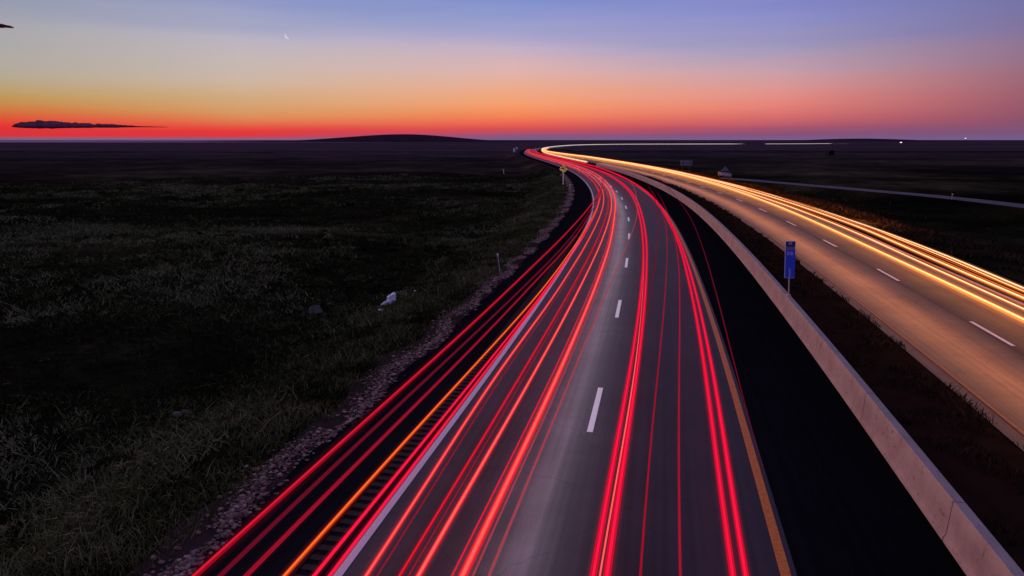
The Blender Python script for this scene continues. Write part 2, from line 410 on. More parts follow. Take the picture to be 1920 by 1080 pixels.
def ground_z(x, y):
    o = road_off(x, y)
    left = sstep(-8.0, -15.0, o); right = sstep(22.0, 30.0, o)
    med = np.maximum(0, 1 - np.abs(o - 8.9) / 1.5) * 0.05
    fade = np.clip(1 - np.hypot(x, y) / 900, 0.15, 1)
    und = (vnoise(x / 23, y / 23, 1) * 1.5 + vnoise(x / 7, y / 7, 2) * 0.45 + vnoise(x / 2.6, y / 2.6, 3) * 0.12)
    return -0.09 - med - left * (0.75 + und * fade) - right * (0.4 + und * fade * 0.8)
def axis(lo, hi, core, step, grow):
    a = [0.0]; st = step
    while a[-1] < hi:
        if a[-1] > core[1]: st *= grow
        a.append(a[-1] + st)
    b = [0.0]; st = step
    while b[-1] > lo:
        if b[-1] < core[0]: st *= grow
        b.append(b[-1] - st)
    return np.array(sorted(set(b[1:] + a)))
gx = axis(-16000, 16000, (-55, 70), 1.0, 1.12); gy = axis(-60, 20000, (-20, 120), 1.0, 1.06)
GX, GY = np.meshgrid(gx, gy); GZ = ground_z(GX, GY)
nx, ny = len(gx), len(gy); V = np.stack([GX, GY, GZ], -1).reshape(-1, 3)
I = (np.arange(ny - 1)[:, None] * nx + np.arange(nx - 1)[None, :]).ravel()
Fc = np.concatenate([np.stack([I, I + 1, I + nx + 1], 1), np.stack([I, I + nx + 1, I + nx], 1)])
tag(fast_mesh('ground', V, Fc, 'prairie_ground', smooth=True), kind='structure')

def hill(name, px0, px1, pk, top_px, dist, depth, seed):
    x0, x1, xp = [(p - 960) / F_PX * dist for p in (px0, px1, pk)]
    H = CAM_H + (262 - top_px) / F_PX * dist + 1.0
    n, m = 60, 16; V = []; Fc = []
    for i in range(n + 1):
        x = x0 + (x1 - x0) * i / n
        t = (x - x0) / (xp - x0) if x < xp else (x1 - x) / (x1 - xp)
        h = (t * t * (3 - 2 * t)) ** 1.5
        for j in range(m + 1):
            u = j / m * 2 - 1
            z = H * h * max(0, 1 - u * u) ** 0.8 + float(vnoise(np.array([i * 0.31]), np.array([j * 0.5]), seed)[0]) * H * 0.035 * h
            V.append((x, dist + u * depth, z - 0.8))
    for i in range(n):
        for j in range(m):
            a = i * (m + 1) + j; Fc.append((a, a + m + 1, a + m + 2, a + 1))
    return tag(new_obj(name, V, Fc, 'hill_grass', smooth=True), kind='structure')
hill('hill', 480, 1010, 766, 252.3, 3200, 500, 3)
hill('hill', 1440, 1760, 1592, 260.0, 3600, 500, 5)
hill('hill', 240, 700, 520, 263.2, 3900, 400, 8)

# frontage road on the right
fp = np.array([at(x, y, 0) for x, y in ((1340, 331), (1400, 334.5), (1500, 343), (1620, 353), (1740, 363), (1830, 372), (1920, 382), (2060, 400))])
ft = np.linspace(0, len(fp) - 1, 70); fx = np.interp(ft, range(len(fp)), fp[:, 0]); fy = np.interp(ft, range(len(fp)), fp[:, 1])
Tn = np.stack([np.gradient(fx), np.gradient(fy)], 1); Tn /= np.linalg.norm(Tn, axis=1)[:, None]
nl = np.stack([-Tn[:, 1], Tn[:, 0]], 1)
V = np.concatenate([np.stack([fx + nl[:, 0] * w, fy + nl[:, 1] * w, np.full(70, -0.25)], 1) for w in (-1.9, 1.9)])
V2 = np.concatenate([V, np.stack([V[:70, 0] - nl[:, 0] * 5, V[:70, 1] - nl[:, 1] * 5, np.full(70, -1.7)], 1), np.stack([V[70:, 0] + nl[:, 0] * 5, V[70:, 1] + nl[:, 1] * 5, np.full(70, -1.7)], 1)])
q = lambda a, b: [(a * 70 + i, b * 70 + i, b * 70 + i + 1, a * 70 + i + 1) for i in range(69)]
fr = tag(new_obj('frontage_road', V2[:140], q(0, 1), 'frontage_asphalt', smooth=True), kind='structure')
new_obj('embankment', V2, q(2, 0) + q(1, 3), 'prairie_ground', fr)

# ---------------------------------------------------------------- carriageways
road = tag(strip('road', -3.78, 4.08, 0.0, S0, SMAX, 'lane_paving', m=6), kind='structure')
new_obj_line = slab
e = strip('edge_line', -3.69, -3.54, 0.004, S0, s_at_Y(500), 'white_road_paint', road); e['label'] = 'solid white edge line'
e = strip('edge_line', 3.80, 3.98, 0.004, S0, s_at_Y(500), 'yellow_road_paint', road); e['label'] = 'solid yellow edge line'
d0 = s_at_Y(16.27) ; cyc = 11.75
for k in range(-2, 24):
    a = d0 + cyc * k
    slab('lane_dash', -0.075, 0.075, -0.002, 0.006, a, a + 3.25, 'white_road_paint', road, n=5)
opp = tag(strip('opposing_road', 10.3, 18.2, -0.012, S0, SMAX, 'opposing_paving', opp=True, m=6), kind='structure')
e = strip('edge_line', 10.74, 10.85, 0.004, S0, s_at_Y(400), 'worn_yellow_paint', opp, opp=True); e['label'] = 'worn yellow edge line'
e = strip('edge_line', 17.9, 18.05, 0.004, S0, s_at_Y(400), 'white_road_paint', opp, opp=True)
od, _ = road_coord(*at(1898, 648))
for k in range(-2, 14):
    a = od + 11.75 * k
    slab('lane_dash', 14.23, 14.37, -0.002, 0.006, a, a + 3.4, 'white_road_paint', opp, opp=True, n=5)
SE = s_at_Y(620)
shl = tag(strip('left_shoulder', -6.3, -4.36, -0.006, S0, SE, 'shoulder_sealcoat', m=2, jit=0.06), kind='structure')
strip('shoulder_inner_band', -3.95, -3.78, -0.006, S0, SE, 'shoulder_sealcoat', shl)
strip('rumble_strip_bed', -4.36, -3.95, -0.03, S0, SE, 'rubber', shl)
tag(strip('right_shoulder', 4.08, 6.95, -0.006, S0, SE, 'shoulder_sealcoat', m=2), kind='structure')
tag(strip('opposing_shoulder', 18.2, 20.6, -0.006, S0, SE, 'shoulder_sealcoat', opp=True, m=2, jit=0.0), kind='structure')
rs = s_at_Y(8.5)
mat_plain('rib_asphalt', (0.024, 0.015, 0.018), 0.85, 0.15, var=0.4, scale=14)
for k in range(150):
    a = rs + k * 0.30
    slab('rumble_rib', -4.35 + random.uniform(-.01, .02), -3.96, -0.03, -0.008, a, a + 0.15, 'rib_asphalt', shl, n=2)
strip('rumble_strip_far', -4.36, -3.95, -0.010, rs + 45.0, SE, 'shoulder_sealcoat', shl)
tag(strip('gravel_verge', -7.2, -6.22, -0.03, S0, s_at_Y(260), 'gravel_bed_soil', m=2, jit=0.15), kind='structure')

mat_plain('median_soil', (0.024, 0.012, 0.008), 1.0, 0.0, var=0.7, scale=1.4)
tag(strip('median_strip', 7.3, 10.32, -0.035, S0, s_at_Y(185), 'median_soil', m=3), kind='structure')
# loose stone along the outer edge of the left shoulder
ico = np.array([(0, 0, 1), (.9, 0, .3), (.28, .85, .3), (-.72, .53, .3), (-.72, -.53, .3), (.28, -.85, .3), (0, 0, -.6)])
icf = np.array([(0, 1, 2), (0, 2, 3), (0, 3, 4), (0, 4, 5), (0, 5, 1), (6, 2, 1), (6, 3, 2), (6, 4, 3), (6, 5, 4), (6, 1, 5)])
n = 15000
ss = s_at_Y(7.5) + (s_at_Y(150) - s_at_Y(7.5)) * RNG.random(n) ** 1.7
oo = -6.62 + RNG.normal(0, 0.22, n) + 0.25 * np.sin(ss * 0.9)
keep = (vnoise(ss * 0.9, oo * 1.5, 9) > 0.22) & (oo < -6.1); ss, oo = ss[keep], oo[keep]; n = len(ss)
Pq = road_pt(ss, oo, 0.0); sz = 0.02 + 0.045 * RNG.random(n) ** 2.2 + 0.0006 * (ss - ss.min()); ang = RNG.random(n) * 6.28
B = ico[None] * (1 + RNG.normal(0, .18, (n, 7, 1))) * sz[:, None, None] * np.array([1.35, 1, .7])
Vx = B[..., 0] * np.cos(ang)[:, None] - B[..., 1] * np.sin(ang)[:, None]; Vy = B[..., 0] * np.sin(ang)[:, None] + B[..., 1] * np.cos(ang)[:, None]
V = np.stack([Vx + Pq[:, None, 0], Vy + Pq[:, None, 1], B[..., 2] + sz[:, None] * 0.3 - 0.03], -1).reshape(-1, 3)
Fc = (icf[None] + (np.arange(n) * 7)[:, None, None]).reshape(-1, 3)
tag(fast_mesh('gravel', V, Fc, 'shoulder_stone', np.repeat(np.clip(RNG.normal(.5, .25, n), 0, 1), 7)), 'loose pinkish gravel along the edge of the left shoulder', 'gravel', kind='stuff')

# ---------------------------------------------------------------- grass
def blades(name, px, py, pz, h, w, tint, mat, label, spread=0.35):
    n = len(px); a = RNG.random(n) * 6.28; ln = RNG.normal(0, spread, (n, 2)) * h[:, None]
    dx, dy = np.cos(a) * w / 2, np.sin(a) * w / 2
    b0 = np.stack([px - dx, py - dy, pz], 1); b1 = np.stack([px + dx, py + dy, pz], 1)
    m0 = np.stack([px - dx * .7 + ln[:, 0] * .35, py - dy * .7 + ln[:, 1] * .35, pz + h * .6], 1); m1 = np.stack([px + dx * .7 + ln[:, 0] * .35, py + dy * .7 + ln[:, 1] * .35, pz + h * .6], 1)
    t_ = np.stack([px + ln[:, 0], py + ln[:, 1], pz + h], 1)
    V = np.stack([b0, b1, m0, m1, t_], 1).reshape(-1, 3); k = np.arange(n)[:, None] * 5
    Fc = np.concatenate([k + np.array([0, 1, 3]), k + np.array([0, 3, 2]), k + np.array([2, 3, 4])])
    return tag(fast_mesh(name, V, Fc, mat, np.repeat(np.clip(tint, 0, 1), 5)), label, 'grass', kind='stuff')
# verge: a mown green band on the bank, thick near the stones
n = 75000
ss = s_at_Y(6) + (s_at_Y(150) - s_at_Y(6)) * RNG.random(n) ** 1.6; oo = -6.85 - np.abs(RNG.normal(0, 2.6, n))
Pq = road_pt(ss, oo); px, py = Pq[:, 0], Pq[:, 1]; pz = ground_z(px, py) - 0.02
dist = np.hypot(px, py); cl = vnoise(px * .8, py * .8, 11)
keep = cl + RNG.normal(0, .15, n) > 0.25; px, py, pz, dist, cl = px[keep], py[keep], pz[keep], dist[keep], cl[keep]; n = len(px)
blades('verge_grass', px, py, pz, (0.06 + 0.18 * RNG.random(n) ** 1.4) * (0.6 + cl), 0.013 + 0.0009 * dist, .50 + .45 * cl + RNG.normal(0, .14, n), 'grass_blades', 'dark green roadside grass on the bank left of the shoulder', .7)
# prairie: tussocks clustered by noise
nc = 14000
r = 9 + 170 * RNG.random(nc) ** 1.6; th = np.radians(-40 + 48 * RNG.random(nc)); cx, cy = r * np.sin(th), r * np.cos(th)
o_ = road_off(cx, cy); dens = vnoise(cx / 9, cy / 9, 21) * .6 + vnoise(cx / 3, cy / 3, 22) * .4
big_ = vnoise(cx / 26, cy / 13, 71) * .6 + vnoise(cx / 9, cy / 5, 72) * .4; big_ = big_ - .16 * np.clip((30 - r) / 12, 0, 1); keep = (o_ < -9) & (dens + (big_ - .5) * .6 + .12 * (RNG.random(len(cx)) - .5) > 0.445) | ((o_ < -9) & (RNG.random(len(cx)) < .3)); cx, cy, dens, big_ = cx[keep], cy[keep], dens[keep], big_[keep]; nc = len(cx); per = 18
rad = 0.12 + 0.38 * RNG.random(nc) ** 2 + .002 * np.hypot(cx, cy); px = np.repeat(cx, per) + RNG.normal(0, 1, nc * per) * np.repeat(rad, per); py = np.repeat(cy, per) + RNG.normal(0, 1, nc * per) * np.repeat(rad, per)
pz = ground_z(px, py) - .02; dist = np.hypot(px, py); n = len(px)
tn = np.repeat(np.clip(.10 + np.clip((big_ - .40) * 2.6, 0, .62) + (dens - .45) * .9 + RNG.normal(0, .20, nc), 0, 1), per)
blades('prairie_grass', px, py, pz, (0.07 + 0.26 * RNG.random(n) ** 1.6) * np.repeat(.6 + rad, per), 0.016 + 0.0012 * dist, tn + RNG.normal(0, .1, n), 'grass_blades', 'dark tussocks and brush scattered over the left field', .95)
# pale dry band along the far edge of the near field
tp = np.array([at(x, y, -1.2) for x, y in ((-200, 424), (60, 420), (240, 423), (430, 424), (600, 428), (760, 434), (880, 441), (960, 450))])
n = 22000; tt = RNG.random(n) * (len(tp) - 1)
px = np.interp(tt, range(len(tp)), tp[:, 0]); py = np.interp(tt, range(len(tp)), tp[:, 1]) + RNG.normal(0, 1.7, n); cl = vnoise(px * .22, py * .4, 51)
keep = cl > .34; px, py, cl = px[keep], py[keep], cl[keep]; n = len(px); pz = ground_z(px, py) - .02
blades('dry_grass', px, py, pz, (.16 + .22 * RNG.random(n)) * (.5 + cl), .05 + .05 * RNG.random(n), .48 + .8 * (cl - .2) + RNG.normal(0, .18, n), 'grass_blades', 'pale band of dry grass across the middle of the left field', .8)
# low brush: rounded bushes of small leaves
nb = 420; r = 11 + 130 * RNG.random(nb) ** 1.5; th = np.radians(-42 + 50 * RNG.random(nb)); cx, cy = r * np.sin(th), r * np.cos(th)
o_ = road_off(cx, cy); dn = vnoise(cx / 14, cy / 14, 61); keep = (o_ < -11) & (dn > .42); cx, cy = cx[keep], cy[keep]; nb = len(cx); per = 220
R_b = .22 + .5 * RNG.random(nb) ** 1.8; u_ = RNG.normal(0, 1, (nb, per, 3)); u_ /= np.linalg.norm(u_, axis=2)[..., None]; u_[..., 2] = np.abs(u_[..., 2])
u_ *= (RNG.random((nb, per, 1)) ** .33) * R_b[:, None, None] * (1 + .35 * np.sin(u_[..., :1] * 5 + cx[:, None, None]))
C_ = (u_ * np.array([1.25, 1.25, .75]) + np.stack([cx, cy, ground_z(cx, cy)], 1)[:, None, :]).reshape(-1, 3); n = len(C_)
ls = (.03 + .03 * RNG.random(n) + .0006 * np.hypot(C_[:, 0], C_[:, 1]))[:, None]
d1 = RNG.normal(0, 1, (n, 3)); d2 = RNG.normal(0, 1, (n, 3)); V = np.stack([C_ - d1 * ls, C_ + d1 * ls * .6 + d2 * ls * .4, C_ + d2 * ls], 1).reshape(-1, 3)
tn = np.repeat(np.clip(RNG.normal(.42, .28, nb), 0, 1), per) + RNG.normal(0, .12, n)
tag(fast_mesh('brush', V, np.arange(3 * n).reshape(-1, 3), 'grass_blades', np.repeat(np.clip(tn, 0, 1), 3)), 'low dark brush dotted over the left field', 'brush', kind='stuff')
# median and far verge
n = 26000
ss = s_at_Y(6) + (s_at_Y(140) - s_at_Y(6)) * RNG.random(n) ** 1.5; oo = 7.6 + 2.8 * RNG.random(n)
Pq = road_pt(ss, oo); px, py = Pq[:, 0], Pq[:, 1]; pz = px * 0 - .04; dist = np.hypot(px, py); cl = vnoise(px * 1.1, py * 1.1, 31)
keep = cl > .5; px, py, pz, dist, cl = px[keep], py[keep], pz[keep], dist[keep], cl[keep]; n = len(px)
blades('median_grass', px, py, pz, (.06 + .14 * RNG.random(n)) * (.6 + cl), .01 + .0009 * dist, cl * .7 + RNG.normal(0, .15, n), 'median_blades', 'low dark grass in the median behind the concrete barrier', .7)
n = 22000
ss = s_at_Y(25) + (s_at_Y(190) - s_at_Y(25)) * RNG.random(n) ** 1.4; oo = 20.5 + np.abs(RNG.normal(0, 5, n))
Pq = road_pt(ss, oo); px, py = Pq[:, 0], Pq[:, 1]; pz = ground_z(px, py) - .02; dist = np.hypot(px, py); cl = vnoise(px * .5, py * .5, 41)
keep = cl > .35; px, py, pz, dist, cl = px[keep], py[keep], pz[keep], dist[keep], cl[keep]; n = len(px)
blades('far_verge_grass', px, py, pz, (.12 + .25 * RNG.random(n)) * (.6 + cl), .02 + .0011 * dist, cl * .8 + RNG.normal(0, .15, n), 'median_blades', 'rough brown grass along the outer edge of the opposing road', .6)

# ---------------------------------------------------------------- concrete median barrier, cast in lengths
bar = empty('concrete_barrier', tuple(road_pt(np.array([s_at_Y(20)]), 7.1)[0]))
tag(bar, 'long pale concrete barrier between the dark right shoulder and the median', 'barrier')
BZ = 0.81
PROF = [(6.92, -0.1), (6.92, 0.06), (6.96, 0.14), (7.0, BZ - 0.02), (7.02, BZ), (7.20, BZ), (7.22, BZ - .02), (7.30, .14), (7.38, .06), (7.38, -.1)]
j1, _ = road_coord(*at(1833, 967, BZ)); j2, _ = road_coord(*at(1667, 773, BZ))
SEG = 5.6
def barrier_piece(a, b):
    st = np.linspace(a, b, 4 if b - a < 8 else 6); npf = len(PROF); V = []
    for sv in st:
        for o, z in PROF: V.append(road_pt(np.array([sv]), o, z)[0])
    Fc = [(i * npf + k, i * npf + (k + 1) % npf, (i + 1) * npf + (k + 1) % npf, (i + 1) * npf + k) for i in range(len(st) - 1) for k in range(npf)]
    Fc += [tuple(range(npf)), tuple(reversed(range((len(st) - 1) * npf, len(st) * npf)))]
    V = np.array(V) - np.array(bar.location)
    return new_obj('barrier_segment', V, Fc, 'barrier_concrete', bar)
a = j1 - 2 * SEG
while a < s_at_Y(185):
    L = SEG if a < s_at_Y(160) else 3 * SEG
    barrier_piece(a + 0.016, a + L - 0.016); a += L

# ---------------------------------------------------------------- road signs and posts
def place(o, x, y, z=0.0, rz=0.0): o.location = (x, y, z); o.rotation_euler = (0, 0, rz)
# blue marker sign on the barrier
bx_, by_ = at(1475, 550, BZ); sb, _o = road_coord(bx_, by_); bp = road_pt(np.array([sb - .75]), 7.14)[0]
ms = empty('marker_sign', (bp[0], bp[1], BZ - 0.22), math.radians(-4))
tag(ms, 'tall narrow blue marker sign with white marks, on a post at the concrete barrier', 'sign')
pole('post', 0, 0.03, .20, 2.0, 0.028, 'galvanised_steel', ms, lean=(-0.10, 0))
box('base_bracket', -.07, .07, -.04, .10, .215, .26, 'galvanised_steel', ms)
PB, PT, PW = 0.98, 2.56, 0.21
def lean_x(z): return -0.10 * (z - .2) / 1.8
def sheet(name, x0, x1, z0, z1, y, mat, parent, th=0.006):
    a, b = lean_x(z0), lean_x(z1)
    return prism(name, [(x0 + a, z0), (x1 + a, z0), (x1 + b, z1), (x0 + b, z1)], y, y + th, mat, parent)
panel = sheet('panel', -PW, PW, PB, PT, -0.012, 'sign_white', ms, 0.008)
sheet('blue_field', -PW + .022, PW - .004, PB + .015, PT - .36, -0.018, 'sign_blue', ms)
sheet('top_field', -PW + .022, PW - .015, PT - .24, PT - .02, -0.018, 'sign_navy', ms)
bandm = sheet('pale_band', -PW + .022, PW - .015, PT - .355, PT - .245, -0.018, 'sign_back', ms)
# marks: too small to read in the photograph, kept as small white strokes
def stroke(x, z, w, h): sheet('mark', x - w / 2, x + w / 2, z - h / 2, z + h / 2, -0.022, 'sign_white', ms, 0.004)
for x, z, w, h in [(-.06, PT - .10, .02, .10), (.0, PT - .07, .08, .018), (.0, PT - .13, .08, .018), (.045, PT - .10, .018, .08),
                   (-.10, PT - .52, .018, .13), (-.06, PT - .47, .07, .018), (-.06, PT - .52, .06, .018), (-.06, PT - .575, .07, .018), (.03, PT - .52, .018, .13), (.07, PT - .47, .07, .018), (.07, PT - .53, .06, .018), (.1, PT - .55, .018, .05), (.07, PT - .58, .07, .018)]:
    stroke(x, z, w, h)
for k in range(7): stroke(.0 + (.018 if k % 2 else -.018), PB + .06 + k * .055, .05, .028)

# yellow diamond warning sign
dx_, dy_ = at(1056, 347)
ds = empty('warning_sign', (dx_, dy_, -0.1), math.radians(-3)); tag(ds, 'yellow diamond warning sign with black arrow on a white post left of the bend', 'sign')
pole('post', 0, .03, -.3, 3.0, .075, 'sign_white', ds)
def diamond(name, r, y, th, mat, parent, z=2.72):
    pts = []
    for k in range(4):
        a0 = math.pi / 2 * k
        for da in (-.08, .08): pts.append((r * math.cos(a0 + da), z + r * math.sin(a0 + da)))
    return prism(name, pts, y, y + th, mat, parent)
diamond('panel', .70, -.07, .01, 'sign_yellow', ds)
prism('arrow', [(.06, 2.46), (.16, 2.46), (.16, 2.70), (-.04, 2.82), (-.01, 2.90), (-.24, 2.90), (-.16, 2.68), (-.11, 2.75), (.06, 2.64)], -.078, -.07, 'sign_black', ds)

def delineator(px, py, pxt, pyt, label, r=.035, cap='sign_white', post='galvanised_steel', z=-.05):
    x, y = at(px, py, z); zc = y * cP + (CAM_H) * sP
    h = (py - pyt) / F_PX * zc * 1.04
    e = empty('delineator_post', (x, y, z)); tag(e, label, 'post', 'thin marker posts along the verges')
    lx = (pxt - px) / F_PX * zc
    pole('post', 0, 0, -.2, h * .88, r, post, e, lean=(lx * .9, 0), n=6)
    pole('reflector', lx * .9, -.005, h * .86, h, r * 1.7, cap, e, lean=(lx * .1, 0), n=8)
    return e
delineator(939, 515, 933, 476, 'leaning thin grey post with white reflector tip beside the left gravel edge', .022)
delineator(1068, 357, 1069, 346, 'short faint post just right of the diamond warning sign', .05)
delineator(1785, 371, 1785, 363.5, 'white tipped post beside the far frontage road on the right', .05)
delineator(945, 325, 944, 318, 'small white tipped post in the field left of the diamond sign', .08)

# white board far off at the start of the bend
wx, wy = at(964, 286)
wb = empty('roadside_board', (wx, wy, -.1), math.radians(8)); tag(wb, 'small white board on posts at the far left of the bend', 'sign')
pole('post', -.35, .05, -.2, 2.4, .06, 'galvanised_steel', wb); pole('post', .35, .05, -.2, 2.4, .06, 'galvanised_steel', wb)
box('panel', -.6, .6, -.03, .03, .5, 2.5, 'sign_white', wb)
box('side_plate', 1.0, 2.2, -.03, .03, 2.5, 3.1, 'sign_white', wb); pole('plate_post', 1.5, .06, -.2, 2.7, .05, 'galvanised_steel', wb)

# signs on the far side
sx, sy = at(1279, 317)
s1 = empty('guide_sign', (sx + 1.0, sy, -.3), math.radians(6)); tag(s1, 'grey rectangular sign seen from behind, beyond the bright headlight trails', 'sign')
for x in (-.9, .9): pole('post', x, -.06, -.3, 2.6, .07, 'wood_post', s1)
box('panel', -1.5, 1.5, -.02, .03, 1.15, 2.55, 'sign_back', s1, .01)
for z in (1.45, 2.2): box('back_rail', -1.4, 1.4, -.045, -.02, z, z + .06, 'galvanised_steel', s1)
sx, sy = at(1359, 333)
s2 = empty('guide_sign', (sx, sy, -.2), math.radians(14)); tag(s2, 'low wide pale sign below a grey triangle beside the frontage road', 'sign')
for x in (-1.1, 1.1): pole('post', x, .06, -.3, 1.2, .06, 'wood_post', s2)
prism('panel', [(-1.5, .65), (1.5, .25), (1.5, 1.05), (-1.5, 1.42)], -.03, .02, 'sign_back', s2)
for k, (x, w, z) in enumerate([(-1.0, .5, 1.12), (-.3, .6, 1.02), (.55, .7, .9), (-.8, .7, .86), (.2, .7, .72), (1.05, .35, .62)]):
    prism('mark', [(x - w / 2, z - .04 + w * .06), (x + w / 2, z - .04 - w * .06), (x + w / 2, z + .06 - w * .06), (x - w / 2, z + .06 + w * .06)], -.038, -.03, 'sign_white', s2)
pole('sign_post', .25, .25, -.3, 2.2, .06, 'wood_post', s2)
prism('triangle_panel', [(-.75, 1.5), (.95, 1.42), (.95, 1.52), (.15, 2.35), (.02, 2.35), (-.75, 1.6)], .18, .22, 'sign_back', s2)

# dark shed on the plain
hx, hy = at(1556, 288)
sh = empty('field_shed', (hx, hy, -.8), .2); tag(sh, 'tiny dark shed alone on the plain at the right', 'shed')
box('wall', -2.2, 2.2, -2, 2, 0, 3.2, 'dark_shed', sh)
prism('roof', [(-2.5, 3.2), (2.5, 3.2), (0, 4.4)], -2.3, 2.3, 'dark_shed', sh)
box('door', -.7, .7, -2.04, -2.0, 0, 2.2, 'rubber', sh); sh.scale = (.75, .75, .62)

# ---------------------------------------------------------------- litter and rocks in the field
def lump(name, x, y, z, r, mat, seed, label, cat, sq=(1, 1, .8), n=12, m=8, rough=.35):
    rr = random.Random(seed); V = []; Fc = []
    ph = [(rr.uniform(-3, 3), rr.uniform(-3, 3), rr.uniform(-3, 3), rr.uniform(0, 6)) for _ in range(6)]
    for j in range(m + 1):
        t_ = math.pi * j / m
        for i in range(n):
            a = 2 * math.pi * i / n; d = (math.sin(t_) * math.cos(a), math.sin(t_) * math.sin(a), math.cos(t_))
            k = 1 + rough * sum(math.sin(p[0] * d[0] * 1.5 + p[1] * d[1] * 1.5 + p[2] * d[2] * 1.5 + p[3]) for p in ph) / 3 + rr.uniform(-.05, .05)
            V.append((d[0] * r * k * sq[0], d[1] * r * k * sq[1], max(d[2] * r * k * sq[2], -.2 * r)))
    for j in range(m):
        for i in range(n): Fc.append((j * n + i, (j + 1) * n + i, (j + 1) * n + (i + 1) % n, j * n + (i + 1) % n))
    o = new_obj(name, V, Fc, mat); o.location = (x, y, z); tag(o, label, cat); return o
def gz(x, y): return float(ground_z(np.array([x]), np.array([y]))[0])
def field_at(px, py):
    z = -1.0
    for _ in range(6): x, y = at(px, py, z); z = gz(x, y)
    return x, y, z
# crumpled white sheet: a creased cloth-like shell with a tail
x, y, z = field_at(733, 574)
path = np.array([(-.62, 0, .03), (-.48, .02, .05), (-.34, .0, .10), (-.2, .04, .16), (-.06, .06, .24), (.06, .1, .34), (.12, .1, .46), (.10, .12, .56), (.06, .12, .60)])
tt_ = np.linspace(0, 8, 30); path = np.stack([np.interp(tt_, range(9), path[:, k]) for k in range(3)], 1)
rads = np.interp(tt_, range(9), [.01, .05, .10, .13, .21, .25, .20, .16, .02])
V, Fc = tube_vf(path, rads, 18)
nzv = np.array([vnoise(np.array([p[0] * 11 + 5 * p[2]]), np.array([p[1] * 13 + p[2] * 9]), 3)[0] - .5 for p in V])
ctr = np.repeat(path, 18, axis=0); V = ctr + (V - ctr) * (1 + .9 * nzv)[:, None]; V[:, 2] = np.maximum(V[:, 2], -.03)
bag = new_obj('plastic_sheet', V, Fc, 'white_plastic'); bag.location = (x, y, z + .05); bag.scale = (.82, .82, .95)
tag(bag, 'crumpled white plastic sheet lying in the dark field left of the road', 'litter')
x, y, z = field_at(714, 584)
lump('plastic_scrap', x, y, z + .05, .09, 'white_plastic', 5, 'small white scrap just left of the crumpled plastic sheet', 'litter', (1.6, 1, .7))
x, y, z = field_at(778, 549)
lump('plastic_scrap', x, y, z + .08, .07, 'white_plastic', 6, 'tiny pale scrap up and right of the crumpled plastic sheet', 'litter', (1.2, 1, .8))
x, y, z = field_at(590, 586)
lump('boulder', x, y, z + .05, .34, 'pale_rock', 11, 'pale rounded boulder in the field left of the plastic sheet', 'rock', (1.1, 1, .9))
x, y, z = field_at(343, 778)
lump('boulder', x, y, z + .02, .16, 'pale_rock', 12, 'small pale rock low in the dark left field', 'rock', (1.5, 1, .7))

# ---------------------------------------------------------------- sky things
def sky_pt(px, py, dist):
    e = math.radians(el_of_y(py)) ; u = (px - 960) / F_PX
    v = (540 - py) / F_PX; d = np.array([u, cP + v * sP, -sP + v * cP]); d /= np.linalg.norm(d)
    return np.array([0, 0, CAM_H]) + d * dist
def cloud(name, x0, x1, ybase, tops, dist, label, seed):
    """flat based bank of small puffs; tops: (px, py) of the upper outline"""
    rr = random.Random(seed); V = []; Fc = []
    def puff(c, rx, ry, rz):
        b = len(V); n, m = 14, 9
        p = [rr.uniform(0, 6) for _ in range(4)]
        for j in range(m + 1):
            t_ = math.pi * j / m
            for i in range(n):
                a = 2 * math.pi * i / n; d = (math.sin(t_) * math.cos(a), math.sin(t_) * math.sin(a), math.cos(t_))
                k = 1 + .14 * math.sin(5 * a + p[0]) * math.sin(t_ * 4 + p[1]) + .10 * math.sin(9 * a + p[2]) * math.sin(7 * t_ + p[3])
                V.append((c[0] + d[0] * rx * k, c[1] + d[1] * ry * k, c[2] + (d[2] if d[2] > 0 else d[2] * .25) * rz * k))
        for j in range(m):
            for i in range(n): Fc.append((b + j * n + i, b + (j + 1) * n + i, b + (j + 1) * n + (i + 1) % n, b + j * n + (i + 1) % n))
    sc = dist / F_PX
    xs = x0 + 9
    while xs < x1:
        top = float(np.interp(xs, [t[0] for t in tops], [t[1] for t in tops]))
        hgt = max(.5, (ybase - top) * .8) * sc; w = rr.uniform(4, 9) * sc
        c = sky_pt(xs, ybase - .5, dist)
        puff((c[0], c[1] + rr.uniform(-1, 1) * 60, c[2]), w * 1.3, w * 2.5, hgt * rr.uniform(.7, 1.12))
        xs += rr.uniform(2, 4)
    o = new_obj(name, V, Fc, 'cloud_grey', smooth=True); return tag(o, label, 'cloud')
cloud('cloud', 36, 300, 238.5, [(36, 234), (48, 231), (60, 229), (86, 227), (110, 230), (150, 232), (215, 234), (260, 237), (300, 238.2)], 9000, 'long low dark cloud bank above the red glow at left', 4)
cloud('cloud', -40, 4, 48, [(-40, 42), (-4, 45), (8, 47.5)], 9000, 'small dark cloud scrap cut by the upper left edge', 6)
mc = sky_pt(540, 67, 12000); mat_emit('moonlight', (0.66, 0.60, 0.66), 1.0)
MR = 50.0; V = []; nn = 20
ux = np.array([mc[1], -mc[0], 0]); ux /= np.linalg.norm(ux); vw = -mc / np.linalg.norm(mc); uz = np.cross(ux, -vw); uz = uz if uz[2] > 0 else -uz
tilt = math.radians(35); A1 = ux * math.cos(tilt) + uz * math.sin(tilt); A2 = -ux * math.sin(tilt) + uz * math.cos(tilt)
for k in range(nn + 1):
    a = math.pi * k / nn - math.pi / 2
    for q_, dep in ((1.0, 0), (0.45, 0), (.75, 20), (.75, -20)):
        V.append(tuple(-A1 * MR * math.cos(a) * q_ + A2 * MR * math.sin(a) + vw * dep))
Fc = []
for k in range(nn):
    for p_, q_ in ((0, 2), (2, 1), (1, 3), (3, 0)): Fc.append((4 * k + p_, 4 * k + q_, 4 * k + 4 + q_, 4 * k + 4 + p_))
